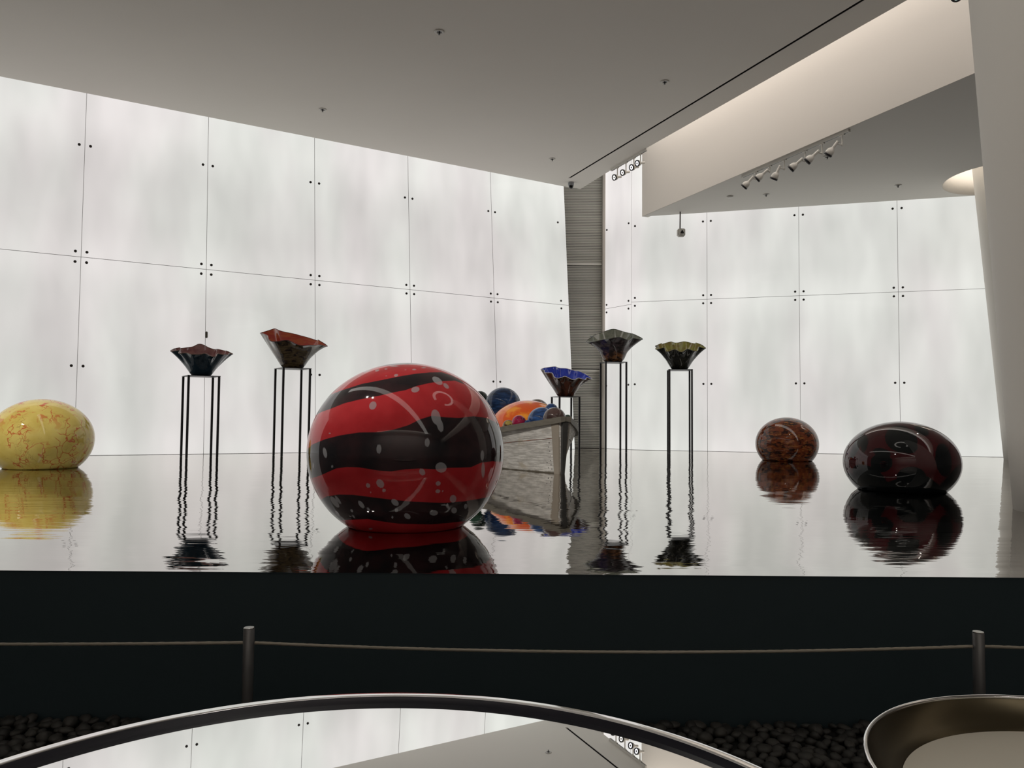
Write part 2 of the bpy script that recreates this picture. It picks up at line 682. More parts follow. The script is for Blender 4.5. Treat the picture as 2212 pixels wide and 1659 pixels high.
# lower ceiling with a round opening
_bm = bmesh.new()
RCE0, RCE1 = atz(1390, 467.7, ZL), atz(2130, 421, ZL)
outer = [F0, along(F0, FD, YB), Vector((11, YB, 0)), RCE1 + (RCE1 - RCE0).normalized() * 3.9, RCE0]
NSEG = 56
ring = [Vector((OC.x + OR * cos(2 * pi * k / NSEG), OC.y + OR * sin(2 * pi * k / NSEG), ZL)) for k in range(NSEG)]
ov = [_bm.verts.new((p.x, p.y, ZL)) for p in outer]
rv = [_bm.verts.new(p) for p in ring]
es = [_bm.edges.new((ov[i], ov[(i + 1) % len(ov)])) for i in range(len(ov))]
es += [_bm.edges.new((rv[i], rv[(i + 1) % NSEG])) for i in range(NSEG)]
bmesh.ops.triangle_fill(_bm, use_beauty=True, edges=es)
for f in _bm.faces:
    f.normal_update()
    if f.normal.z > 0:
        f.normal_flip()
ceil2 = link('ceiling.001', _bm, M_ceiling2)
struct(ceil2, 'lower grey ceiling on the far side of the fascia')
link('opening_ring', lathe([(OR + .03, ZL + .002), (OR, ZL - .001), (OR, ZL + .30), (OR + .02, ZL + .31), (OR + .02, ZL + .8)], NSEG, mtx=Matrix.Translation(OC)), M_fascia, ceil2, True)['label'] = 'pale round recess around the column head'
link('opening_light', lathe([(0, ZL + .8), (OR + .05, ZL + .8)], NSEG, mtx=Matrix.Translation(OC)), M_oculus, ceil2)['label'] = 'glowing top of the round opening'

# skylight closing the light well between the upper ceiling edge and the fascia
q = [E0 + Vector((-.9, .1, 0)), along(E0, ED, YB) + Vector((-.2, 0, 0)), along(F0, FD, YB) + FN * .1, F0 + FN * .1 + Vector((0, .4, 0))]
sky = link('window_1', prism(q, 5.62, 5.66), M_skylight)
struct(sky, 'glowing skylight strip in the light well above the fascia')

# ------------------------------------------------------------------ columns
def column(name, label, base, lean, R_, z1):
    bm = bmesh.new()
    n, st = 64, 10
    rings = []
    for j in range(st + 1):
        z = z1 * j / st
        c_ = Vector((base[0], base[1], 0)) + Vector((lean[0] * z, lean[1] * z, z))
        rings.append([bm.verts.new(c_ + Vector((R_ * cos(2 * pi * k / n), R_ * sin(2 * pi * k / n), 0))) for k in range(n)])
    for a_, b_ in zip(rings, rings[1:]):
        for k in range(n):
            bm.faces.new((a_[k], a_[(k + 1) % n], b_[(k + 1) % n], b_[k]))
    bm.faces.new(rings[0][::-1])
    bm.faces.new(rings[-1])
    o = link(name, bm, M_white, smooth=False)
    for p in o.data.polygons:
        p.use_smooth = len(p.vertices) == 4
    return struct(o, label)


column('column', 'large leaning white column at the right edge of the platform', (3.36, 4.41), (-.066, 0), .42, ZC)
column('column.001', 'slim leaning white column rising into the round ceiling opening', (7.33, 10.93), (-.088, 0), .30, ZL + .8)

# ------------------------------------------------------------------ visitors' side of the room
vf = link('floor', box((-11.2, -5.8, -.60), (11, 2.55, -.50)), M_visfloor)
struct(vf)
bw = link('wall_back', box((-11.3, -5.95, -.6), (11.1, -5.8, 5.9)), M_grey)
struct(bw)
sw = link('wall_side', box((11.0, -5.8, -.6), (11.15, 12, 5.9)), M_grey)
struct(sw)
sl = link('wall_side.001', box((-11.35, -5.8, -.6), (-11.2, 7.2, 5.9)), M_grey)
struct(sl)

# ------------------------------------------------------------------ display platform
P0, P1 = atz(0, 1232), atz(2212, 1248)
PD = (P1 - P0).normalized()
pl = empty('display_platform', (0, 2.53, -.5))
tag(pl, 'raised black platform with a mirror-like rippled top carrying the glass', 'platform')
A, Bp = P0 - PD * 9.0, P0 + PD * 14.0
bm = bmesh.new()
vs = [bm.verts.new(Vector(p) - Vector((0, 2.53, -.5))) for p in ((A.x, A.y, 0), (Bp.x, Bp.y, 0), (Bp.x, 15.0, 0), (A.x, 15.0, 0))]
lo = [bm.verts.new(v.co - Vector((0, 0, .002))) for v in vs]
bm.faces.new(vs)
bm.faces.new(lo[::-1])
for i in range(4):
    bm.faces.new((vs[i], lo[i], lo[(i + 1) % 4], vs[(i + 1) % 4]))
bmesh.ops.recalc_face_normals(bm, faces=bm.faces)
for f_ in bm.faces:
    f_.material_index = 0 if f_.normal.z > .5 else 1
link('mirror_top', bm, (M_mirror, M_face), pl)['label'] = 'black mirror surface with faint ripples'
nrm = Vector((PD.y, -PD.x, 0))
bm = bmesh.new()
fm = frame(A - Vector((0, 2.53, -.5)) + Vector((0, 0, 0)), PD, (0, 0, 1))
bm_box(bm, (0, .004, -.5), (23, .06, -.0025), fm)
bmesh.ops.recalc_face_normals(bm, faces=bm.faces)
link('front_panel', bm, M_face, pl)['label'] = 'matt black front face'

# ------------------------------------------------------------------ big glass floats
import numpy as np


def proj(p):
    q = Vector(p) - EYE
    d = q.dot(FW)
    return 1106 + FPX * q.dot(RT) / d, 829.5 - FPX * q.dot(UP) / d


def float_profile(R_, T, kr, n=64):
    qv = sqrt(max(0.0, 1 - (kr / R_) ** 2))
    rz = T / (1 + qv)
    c_ = qv * rz
    a0 = -atan2(qv, kr / R_)
    pr = [(0, 0.0)]
    for i in range(n + 1):
        a_ = a0 + (pi / 2 - a0) * i / n
        pr.append((R_ * cos(a_) if i < n else 0, c_ + rz * sin(a_)))
    return pr


def glass(name, rough=.035):
    m = mat(name, (.5, .5, .5), rough, ior=1.52)
    return m, G(m)


def glass_float(label, cx, foot_y, foot_half, half_w, top_y, m, seg=96, n=56, field=None):
    f0 = atz(cx, foot_y, 0)
    dep = f0.y
    kr = foot_half / FPX * dep
    dirv = Vector((f0.x, f0.y, 0)).normalized()
    kr = foot_half / FPX * (dep + kr)
    c_ = Vector((f0.x, f0.y, 0)) + dirv * kr
    R_ = half_w / FPX * c_.y
    T = atz_y(cx, top_y, c_.y - .02).z
    o = link('glass_float', lathe(float_profile(R_, T, kr, n), seg), m, None, True, (c_.x, c_.y, 0.0008))
    tag(o, label, 'glass float')
    if field:
        vs_ = np.array([(v.co.x + c_.x, v.co.y + c_.y, v.co.z) for v in o.data.vertices])
        vd = np.array((dirv.x, dirv.y))
        rel = vs_[:, :2] - np.array((c_.x, c_.y))
        al = rel @ vd
        back = al > 0
        vs_[back, :2] -= 2 * al[back, None] * vd      # the far half mirrors the near half's pattern
        q_ = vs_ - np.array(EYE)
        dd = q_ @ np.array(FW)
        X = 1106 + FPX * (q_ @ np.array(RT)) / dd
        Y = 829.5 - FPX * (q_ @ np.array(UP)) / dd
        for nm, val in field(X, Y).items():
            at = o.data.attributes.new(nm, 'FLOAT', 'POINT')
            at.data.foreach_set('value', val.astype(np.float32))
    return o


def atz_y(x, y, Y):
    return aty(x, y, Y)


def ell(X, Y, items):
    best = np.full(X.shape, -9.0)
    for it in items:
        x, y, a_, b_ = it[:4]
        r_ = radians(it[4]) if len(it) > 4 else 0.0
        u = (X - x) * cos(r_) + (Y - y) * sin(r_)
        v = -(X - x) * sin(r_) + (Y - y) * cos(r_)
        best = np.maximum(best, (1 - np.sqrt((u / a_) ** 2 + (v / b_) ** 2)) * min(a_, b_))
    return best


def curve(X, pts_):
    xs, ys = zip(*pts_)
    return np.interp(X, xs, ys)


def red_field(px, py):
    X, Y = (px - 600) * 3.19, (py - 740) * 3.19
    f = np.full(X.shape, -9.0)
    bands = [
        ([(150, 600), (235, 480), (330, 372), (440, 330), (580, 285), (700, 262), (830, 235), (950, 215), (1050, 206), (1130, 205), (1200, 228), (1260, 262), (1500, 480)],
         [(150, 620), (225, 525), (300, 480), (360, 460), (460, 420), (560, 395), (700, 368), (800, 345), (880, 330), (960, 300), (1050, 280), (1130, 268), (1220, 264), (1290, 290), (1500, 490)]),
        ([(165, 775), (240, 702), (330, 665), (430, 640), (560, 620), (700, 618), (800, 600), (900, 570), (980, 530), (1060, 505), (1150, 515), (1250, 520), (1350, 508), (1440, 520), (1520, 560)],
         [(165, 960), (225, 940), (300, 915), (400, 870), (470, 860), (560, 862), (640, 875), (700, 885), (780, 890), (880, 875), (980, 870), (1080, 875), (1180, 865), (1330, 862), (1400, 830), (1480, 820), (1520, 822)]),
        ([(230, 1100), (285, 1090), (340, 1060), (420, 1048), (520, 1050), (640, 1065), (760, 1080), (900, 1095), (1040, 1102), (1150, 1105), (1280, 1095), (1400, 1075), (1470, 1060)],
         [(230, 1225), (440, 1225), (520, 1222), (620, 1218), (720, 1235), (830, 1250), (950, 1253), (1060, 1255), (1180, 1245), (1290, 1232), (1470, 1225)]),
        ([(600, -50), (1400, -50)], [(600, 185), (650, 176), (750, 160), (870, 152), (960, 152), (1010, 150), (1100, 140), (1400, 120)]),
    ]
    for up_, lo_ in bands:
        f = np.maximum(f, np.minimum(Y - curve(X, up_), curve(X, lo_) - Y))
    spots = [(615, 195, 30, 10, -22), (685, 193, 17, 8, -15), (745, 183, 12, 5), (800, 163, 35, 6), (940, 187, 16, 6), (1005, 174, 18, 5), (815, 227, 16, 10, -10), (748, 231, 7, 5),
             (880, 189, 8, 4), (1100, 264, 42, 22, 35), (1160, 300, 26, 14, 45), (948, 325, 30, 21, -12), (655, 435, 25, 31, 25), (1090, 515, 32, 56, -14), (1118, 570, 22, 52, -14),
             (697, 735, 18, 36), (325, 760, 14, 40, -12), (1125, 862, 40, 36, 20), (995, 893, 20, 28, -30), (706, 973, 25, 34, -38), (622, 986, 15, 19, -30), (732, 1020, 13, 15), (643, 1033, 8, 9),
             (1105, 972, 18, 18), (1103, 1026, 18, 15), (1135, 1024, 8, 8), (1208, 1078, 24, 28), (392, 1100, 18, 50, -38), (415, 1085, 10, 40, -36), (575, 1117, 15, 34, -36), (808, 1103, 20, 32, -48),
             (818, 1156, 12, 17), (625, 1150, 9, 20, -40), (510, 1160, 9, 14, -35), (893, 1198, 18, 27, -50), (1075, 1175, 30, 20), (1215, 1158, 20, 22), (1295, 1130, 13, 20), (1030, 690, 18, 34),
             (1415, 880, 13, 60), (1410, 780, 13, 40), (358, 627, 8, 8), (375, 855, 8, 14), (410, 1178, 9, 26, -38), (640, 1285, 16, 6), (245, 850, 6, 26), (1170, 1120, 9, 14), (790, 1205, 8, 12), (522, 1200, 6, 18, -40)]
    return {'band': f, 'fleck': ell(X, Y, spots)}


def dark_field(px, py):
    X, Y = (px - 1810) * 8.19, (py - 890) * 8.19
    f = ell(X, Y, [(1120, 480, 290, 235, 20), (1260, 620, 150, 120), (470, 560, 55, 160, 8), (1870, 850, 140, 300, -8), (1480, 330, 150, 70, 30), (780, 720, 160, 75, 15), (770, 900, 190, 170), (560, 1150, 330, 170, 30),
                   (1300, 1160, 260, 190), (330, 600, 60, 260, 25)])
    f = np.maximum(f, Y - curve(X, [(100, 1000), (500, 1080), (900, 1180), (1200, 1060), (1400, 1020), (1600, 1090), (1800, 1250), (2100, 900)]) - 60)
    return {'band': f}


M_redf, g = glass('red_black_banded_glass')
at_ = g.n('ShaderNodeAttribute', attribute_name='band').outputs['Fac']
at2 = g.n('ShaderNodeAttribute', attribute_name='fleck').outputs['Fac']
nz = g.noise(g.mapping(), 7, 3)
red = g.mix(g.step(nz, .3, .7), (.50, .024, .03), (.64, .042, .05))
blk = g.mix(g.step(nz, .3, .7), (.016, .015, .018), (.050, .024, .027))
c_ = g.mix(g.step(at_, -2.0, 3.0), red, blk)
c_ = g.mix(g.math('MULTIPLY', g.step(at2, -1.0, 3.0), .62), c_, (.50, .50, .52))
g.base(c_)

M_darkf, g = glass('black_burgundy_glass')
at_ = g.n('ShaderNodeAttribute', attribute_name='band').outputs['Fac']
nz = g.noise(g.mapping(), 9, 4)
g.base(g.mix(g.step(at_, -8.0, 10.0), g.mix(nz, (.034, .005, .007), (.072, .010, .013)), (.005, .007, .008)))

M_yelf, g = glass('yellow_red_veined_glass')
o_ = g.mapping()
zz_ = g.sep(g.tc.outputs['Object'])[2]
warp = g.noise(o_, 3.5, 3, .6, out='Color')
wv = g.n('ShaderNodeVectorMath', operation='MULTIPLY_ADD')
g.put(wv.inputs[0], warp)
wv.inputs[1].default_value = (.55, .55, .55)
g.put(wv.inputs[2], o_)
v1 = g.voronoi(wv.outputs[0], 7.5, 'DISTANCE_TO_EDGE')
v2 = g.voronoi(wv.outputs[0], 15, 'DISTANCE_TO_EDGE')
patch = g.noise(o_, 4.5, 2)
ln1 = g.math('MULTIPLY', g.math('SUBTRACT', 1.0, g.step(v1, .008, .055)), g.step(patch, .44, .58))
ln2 = g.math('MULTIPLY', g.math('SUBTRACT', 1.0, g.step(v2, .01, .05)), g.step(g.noise(o_, 6.5, 2), .48, .62))
blot = g.math('MULTIPLY', g.step(g.noise(wv.outputs[0], 8, 3), .55, .64), g.step(zz_, .30, .60))
cy = g.mix(g.step(g.noise(o_, 5, 3), .35, .65), (.72, .55, .13), (.82, .66, .19))
cy = g.mix(g.math('MULTIPLY', ln2, .55), cy, (.34, .15, .04))
cy = g.mix(g.math('MULTIPLY', g.math('MAXIMUM', ln1, blot), .85), cy, (.62, .07, .03))
g.base(cy)

M_brnf, g = glass('amber_brown_flecked_glass')
v = g.mapping((5, 5, 13))
n1 = g.noise(v, 1.6, 3, .6, .6)
n2 = g.noise(g.mapping((9, 9, 30)), 1.6, 3, .6)
cb = g.mix(g.step(n1, .40, .56), (.030, .009, .007), (.20, .048, .017))
g.base(g.mix(g.math('MULTIPLY', g.step(n2, .54, .64), .6), cb, (.40, .16, .04)))

glass_float('largest glass float, red with wavy black bands and pale flecks, beside the platform edge', 876, 1152, 122, 209, 784, M_redf, 288, 190, red_field)
glass_float('yellow glass float with red thread veins near the left picture edge', 88, 1014.6, 70, 101, 862, M_yelf)
glass_float('small amber brown flecked glass float standing near the far right wall', 1700, 997, 51, 65, 901.5, M_brnf)
glass_float('dark glass float, black with burgundy patches, beside the right column', 1947, 1066, 86, 115, 910.5, M_darkf, 160, 100, dark_field)

# ------------------------------------------------------------------ bowl stands
STANDS = {}


def stand(key, label, cx, Y, zt, side, rot, leg_w=.0135):
    c_ = aty(cx, 960, Y)
    o = empty('bowl_stand', (c_.x, Y, 0), radians(rot))
    tag(o, label, 'stand', 'black wire stands for the bowls')
    h = side / 2
    link('top_plate', box((-h - .012, -h - .012, zt - .008), (h + .012, h + .012, zt), .002), M_black, o)
    for sx in (-1, 1):
        for sy in (-1, 1):
            x, y = sx * (h - .004), sy * (h - .004)
            link('leg', box((x - leg_w, y - leg_w, 0.0005), (x + leg_w, y + leg_w, zt - .009), .003), M_black, o)
    STANDS[key] = (c_.x, Y, zt)
    return o


stand('navy', 'black four-legged stand under the navy bowl, farthest left of the stands', 430.4, 9.75, 1.026, .368, 33)
stand('red', 'black four-legged stand under the red-lined bowl, left of the banded float', 628.7, 10.35, 1.172, .365, 33.5)
stand('blue', 'low black four-legged stand under the blue-lined bowl behind the boat', 1221, 12.2, .882, .343, 18)
stand('grey', 'tall black four-legged stand under the grey-green bowl in front of the louvre', 1324.4, 12.45, 1.455, .345, 8)
stand('olive', 'black four-legged stand under the olive yellow bowl by the right wall', 1468.4, 12.2, 1.325, .352, -7)


# ------------------------------------------------------------------ ruffled bowls
def bowl(key, label, R_, r0, H, profile, waves, tilt, side_tilt, m_out, m_in, m_lip, zwave=.07, thick=.007, zbumps=(), seg=180, n=34, lip_r=.005):
    x, y, z = STANDS[key]
    az = atan2(y, x)                           # direction away from the visitors
    o = empty('ruffled_bowl', (x, y, z + .0006), az - pi / 2)
    tag(o, label, 'bowl', 'ruffled glass bowls on stands')
    ts, rs = zip(*profile)

    def pt(t, a_, inset):
        r = float(np.interp(t, ts, rs)) * R_
        amp = max(0.0, (t - .22) / .78) ** 1.6
        wv = sum(A * cos(k * a_ + p) for A, k, p in waves)
        r *= 1 + amp * wv
        zb = sum(A * math.exp(-((((a_ - p + pi) % (2 * pi)) - pi) / w_) ** 2) for A, p, w_ in zbumps)
        r = max(r - inset, .01)
        px_, py_ = r * cos(a_), r * sin(a_)
        zz_ = H * t + amp * (-zwave * wv * R_ * 3.0 + tilt * py_ + side_tilt * px_ + zb)
        return Vector((px_, py_, zz_ + inset * (1 - t)))

    def skin(inset):
        bm = bmesh.new()
        rings = []
        for i in range(n + 1):
            t = i / n
            rings.append([bm.verts.new(pt(t, 2 * pi * k / seg, inset)) for k in range(seg)])
        c0 = bm.verts.new((0, 0, inset))
        for k in range(seg):
            bm.faces.new((c0, rings[0][(k + 1) % seg], rings[0][k]))
        for a_, b_ in zip(rings, rings[1:]):
            for k in range(seg):
                bm.faces.new((a_[k], a_[(k + 1) % seg], b_[(k + 1) % seg], b_[k]))
        bmesh.ops.recalc_face_normals(bm, faces=bm.faces)
        return bm
    link('outer_shell', skin(0.0), m_out, o, True)
    link('inner_lining', skin(thick), m_in, o, True)['label'] = 'differently coloured lining'
    rim = [(pt(1.0, 2 * pi * k / seg, 0) + pt(1.0, 2 * pi * k / seg, thick)) / 2 + Vector((0, 0, .001)) for k in range(seg + 1)]
    link('lip', tube(rim, lip_r, 6, caps=False), m_lip, o, True)
    return o


def bowlmat(name, c0, c1, scale=(4, 4, 4), ns=3.0, lo=.4, hi=.6, rough=.06):
    m, g = glass(name, rough)
    g.base(g.mix(g.step(g.noise(g.mapping(scale), ns, 4, .6), lo, hi), c0, c1))
    return m


PROF = [(0, .30), (.04, .345), (.1, .39), (.22, .465), (.37, .56), (.5, .655), (.7, .79), (.85, .895), (1, 1)]
PROF2 = [(0, .31), (.05, .37), (.12, .43), (.25, .49), (.4, .545), (.6, .68), (.8, .84), (1, 1)]
M_navy = bowlmat('navy_glass', (.014, .032, .052), (.024, .046, .070))
M_mauve = bowlmat('mauve_glass', (.20, .072, .077), (.27, .12, .11))
M_mauvelip = mat('mauve_lip', (.20, .12, .095), .2)
M_olivebrown, g = glass('olive_brown_mottled_glass', .07)
n1 = g.noise(g.mapping((3, 3, 18)), 3, 4, .6)
n2 = g.noise(g.mapping((4, 4, 7)), 2.6, 2, .5)
cc = g.mix(g.step(n1, .35, .62), (.045, .03, .018), (.14, .10, .05))
g.base(g.mix(g.step(n2, .56, .64), cc, (.022, .012, .012)))
M_redlin = bowlmat('red_lining', (.40, .045, .028), (.46, .10, .035), (3, 3, 9), 2.5)
M_cobalt = bowlmat('cobalt_lining', (.022, .045, .42), (.03, .065, .52))
M_whitelip = mat('white_lip', (.62, .58, .55), .2)
M_brownb = bowlmat('brown_glass', (.032, .014, .009), (.11, .034, .018), (7, 7, 2), 2.0)
M_greybr, g = glass('mottled_umber_glass', .07)
zz_ = g.sep(g.tc.outputs['Object'])[2]
n1 = g.noise(g.mapping((6, 6, 9)), 2.2, 4, .6)
cc = g.mix(g.step(n1, .42, .62), (.03, .018, .014), (.19, .085, .035))
cc2 = g.mix(g.step(n1, .40, .62), (.028, .024, .025), (.085, .062, .065))
g.base(g.mix(g.step(zz_, .10, .2), cc, cc2))
M_greyin = bowlmat('grey_green_lining', (.13, .145, .11), (.18, .185, .15))
M_greylip = mat('grey_lip', (.05, .055, .045), .2)
M_blackgr = bowlmat('black_green_glass', (.008, .009, .008), (.022, .022, .015))
M_olive = bowlmat('olive_yellow_lining', (.20, .155, .045), (.25, .24, .05), (5, 5, 5), 2.0)
M_olivelip = mat('olive_lip', (.17, .15, .07), .2)

bowl('navy', 'navy blue ruffled bowl with mauve lining, on the farthest left stand', .345, .12, .315, PROF,
     [(.065, 11, .6), (.05, 7, 2.0), (.03, 16, .3)], .20, -.02, M_navy, M_mauve, M_mauvelip, .11, zbumps=((.06, 1.62, .22),))
bowl('red', 'mottled brown ruffled bowl with bright red lining, left of the banded float', .410, .12, .40, PROF,
     [(.085, 6, 1.1), (.04, 9, .5), (.03, 4, 2.2)], .245, -.13, M_olivebrown, M_redlin, mat('dark_red_lip', (.11, .03, .03), .2), .13, zbumps=((.05, 2.2, .4),))
bowl('blue', 'dark brown ruffled bowl with cobalt blue lining and white lip', .375, .15, .375, PROF,
     [(.075, 10, .3), (.04, 7, 1.0), (.03, 4, 1.0)], .26, -.16, M_brownb, M_cobalt, M_whitelip, .14)
bowl('grey', 'umber mottled bowl with grey-green lining on the tallest stand', .405, .15, .40, PROF2,
     [(.11, 5, .9), (.05, 7, .2), (.03, 9, 1.5)], .32, .03, M_greybr, M_greyin, M_greylip, .14, zbumps=((.05, 1.6, .5), (.11, -1.5, .42)))
bowl('olive', 'black-green ruffled bowl with olive yellow lining, rightmost of the bowls', .372, .135, .375, PROF,
     [(.085, 10, 2.2), (.03, 7, .4), (.02, 13, 1.3)], .28, -.01, M_blackgr, M_olive, M_olivelip, .16)

# ------------------------------------------------------------------ wooden rowing boat full of glass balls
BOW = atz(1214, 1024)
HEAD = radians(18.0)
boat = empty('rowing_boat', (BOW.x, BOW.y, 0.0), HEAD)     # local +y runs from the bow to the stern
tag(boat, 'weathered white wooden rowing boat loaded with glass balls, behind the banded float', 'boat')
LEN = 3.3


def bt(s_):
    """half beams and heights at distance s from the bow foot"""
    bg = float(np.interp(s_, [-.06, 0, .2, .4, .6, .8, 1.1, 1.7, 2.4, 3.0, 3.3], [.012, .04, .17, .29, .395, .475, .555, .60, .575, .47, .40]))
    bb = float(np.interp(s_, [-.06, 0, .2, .4, .7, 1.0, 1.7, 2.4, 3.0, 3.3], [.006, .012, .075, .147, .255, .352, .44, .42, .33, .28]))
    zg = float(np.interp(s_, [-.06, 0, .2, .4, .8, 1.1, 1.7, 2.4, 3.0, 3.3], [.535, .522, .488, .456, .392, .365, .345, .36, .41, .44]))
    return bg, bb, zg


def hull_pt(s_, side, f, out=0.0):
    bg, bb, zg = bt(s_)
    rake = -.055 * f * max(0, 1 - s_ / .5)
    return Vector((side * (bb + (bg - bb) * f + out), s_ + rake, zg * f))


def strake(side, f0_, f1_, out, th=.018):
    bm = bmesh.new()
    st = [i * LEN / 44 for i in range(45)]
    secs = []
    for s_ in st:
        p0, p1 = hull_pt(s_, side, f0_, out), hull_pt(s_, side, f1_, out)
        q0, q1 = hull_pt(s_, side, f0_, out - th), hull_pt(s_, side, f1_, out - th)
        for q_, p_ in ((q0, p0), (q1, p1)):
            if q_.x * side < .001:
                q_.x = .001 * side
        secs.append([bm.verts.new(p) for p in (p0, p1, q1, q0)])
    for a_, b_ in zip(secs, secs[1:]):
        for k in range(4):
            bm.faces.new((a_[k], a_[(k + 1) % 4], b_[(k + 1) % 4], b_[k]))
    bm.faces.new(secs[0])
    bm.faces.new(secs[-1])
    bmesh.ops.recalc_face_normals(bm, faces=bm.faces)
    return bm


for side in (-1, 1):
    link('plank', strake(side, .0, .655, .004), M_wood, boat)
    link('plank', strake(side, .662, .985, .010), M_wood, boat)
    # gunwale rail
    bm = bmesh.new()
    secs = []
    for i in range(45):
        s_ = -.035 + i * (LEN + .035) / 44
        bg, bb, zg = bt(s_)
        rake = -.055 * max(0, 1 - s_ / .5)
        secs.append([bm.verts.new((side * (bg + dx), s_ + rake, zg + dz)) for dx, dz in ((-.022, -.034), (.026, -.044), (.030, .010), (-.022, .012))])
    for a_, b_ in zip(secs, secs[1:]):
        for k in range(4):
            bm.faces.new((a_[k], a_[(k + 1) % 4], b_[(k + 1) % 4], b_[k]))
    bm.faces.new(secs[0])
    bm.faces.new(secs[-1])
    bmesh.ops.recalc_face_normals(bm, faces=bm.faces)
    link('gunwale', bm, M_wooddark, boat)['label'] = 'dark weathered gunwale rail'
    # light oak band beside the stem
    bm = bmesh.new()
    secs = []
    for f in np.linspace(0, .93, 9):
        a_ = hull_pt(.004, side, f, .016)
        b_ = hull_pt(.075, side, f, .016)
        a2, b2 = hull_pt(.004, side, f, -.004), hull_pt(.075, side, f, -.004)
        secs.append([bm.verts.new(p) for p in (a_, b_, b2, a2)])
    for a_, b_ in zip(secs, secs[1:]):
        for k in range(4):
            bm.faces.new((a_[k], a_[(k + 1) % 4], b_[(k + 1) % 4], b_[k]))
    bm.faces.new(secs[0])
    bm.faces.new(secs[-1])
    bmesh.ops.recalc_face_normals(bm, faces=bm.faces)
    link('stem_band', bm, M_stemlight, boat)['label'] = 'light oak band along the stem'
bm = bmesh.new()
secs = []
for f in np.linspace(0, 1.02, 8):
    _, _, zg = bt(0)
    y_ = -.055 * f
    wd = .012 + .016 * f
    secs.append([bm.verts.new((dx, y_ + dy, zg * f)) for dx, dy in ((-wd, -.035), (wd, -.035), (wd + .008, .03), (-wd - .008, .03))])
for a_, b_ in zip(secs, secs[1:]):
    for k in range(4):
        bm.faces.new((a_[k], a_[(k + 1) % 4], b_[(k + 1) % 4], b_[k]))
bm.faces.new(secs[0])
bm.faces.new(secs[-1])
bmesh.ops.recalc_face_normals(bm, faces=bm.faces)
link('stem', bm, M_stem, boat)['label'] = 'dark tarred stem post'
st = [i * LEN / 30 for i in range(31)]
bm = bmesh.new()
secs = [[bm.verts.new((dx * max(.002, bt(s_)[1] - .008), s_, dz)) for dx, dz in ((-1, .004), (1, .004), (1, .022), (-1, .022))] for s_ in st]
for a_, b_ in zip(secs, secs[1:]):
    for k in range(4):
        bm.faces.new((a_[k], a_[(k + 1) % 4], b_[(k + 1) % 4], b_[k]))
bm.faces.new(secs[0])
bm.faces.new(secs[-1])
bmesh.ops.recalc_face_normals(bm, faces=bm.faces)
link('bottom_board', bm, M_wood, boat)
bg, bb, zg = bt(LEN)
bm = bmesh.new()
vs = [bm.verts.new((x, y_, z)) for y_ in (LEN - .02, LEN + .005) for x, z in ((-bb, 0.004), (bb, 0.004), (bg, zg), (-bg, zg))]
for f in ((0, 1, 2, 3), (7, 6, 5, 4), (0, 4, 5, 1), (1, 5, 6, 2), (2, 6, 7, 3), (3, 7, 4, 0)):
    bm.faces.new([vs[i] for i in f])
bmesh.ops.recalc_face_normals(bm, faces=bm.faces)
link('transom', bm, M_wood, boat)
nail = bpy.data.meshes.new('nail')
_bm = lathe([(0, -.003), (.0045, -.003), (.0045, .002), (0, .003)], 8, mtx=Matrix.Rotation(pi / 2, 4, 'Y'))
_bm.to_mesh(nail)
_bm.free()
nail.materials.append(M_trackrim)
for s_, f in [(.115, .08), (.12, .16), (.125, .24), (.118, .33), (.12, .42), (.13, .5), (.12, .58), (.11, .74), (.13, .84), (.3, .93), (.62, .93), (.9, .93), (.16, .1), (.17, .2)]:
    link_mesh('nail', nail, M_trackrim, boat, loc=hull_pt(s_, -1, f, .006 if f < .9 else .028))

M_ball = {}


def ballmat(name, c0, c1, scale, ns=3, lo=.4, hi=.6, dist=0.0):
    m, g = glass(name, .03)
    g.base(g.mix(g.step(g.noise(g.mapping(scale, (.3, .2, .4)), ns, 4, .6, dist), lo, hi), c0, c1))
    return m


MB_blue = ballmat('deep_blue_streaked_glass', (.012, .03, .085), (.03, .085, .24), (3, 3, 14), 3.0, .35, .7)
MB_orange = ballmat('orange_fire_glass', (.62, .09, .012), (.75, .28, .03), (3, 3, 5), 1.6, .45, .66)
MB_brown = ballmat('smoky_brown_glass', (.045, .028, .026), (.07, .042, .038), (4, 4, 4))
MB_magenta = ballmat('magenta_glass', (.26, .012, .05), (.10, .008, .03), (9, 9, 9), 2.5, .5, .66)
MB_mottle = ballmat('ochre_mottled_glass', (.07, .035, .02), (.30, .22, .05), (9, 9, 14), 2.2, .42, .55)
MB_green = ballmat('black_green_ball_glass', (.008, .016, .013), (.02, .04, .032), (4, 4, 4))
MB_greenl = ballmat('sea_green_glass', (.03, .12, .075), (.05, .17, .11), (4, 4, 4))
MB_tan = ballmat('brown_striped_glass', (.08, .045, .03), (.30, .22, .15), (6, 6, 22), 2.0, .42, .6)


def ball(label, cx, cy, rpx, Y, m, squash=1.0, dz=0.0, seg=48):
    c_ = aty(cx, cy, Y)
    R_ = rpx / FPX * Y
    rz = R_ * squash
    pr = [(0, -rz)] + [(R_ * cos(a_), rz * sin(a_)) for a_ in [(-.5 + k / 28) * pi for k in range(1, 28)]] + [(0, rz)]
    o = link('glass_ball', lathe(pr, seg), m, None, True, (c_.x, Y, c_.z + dz))
    return tag(o, label, 'glass ball', 'glass balls in the boat')


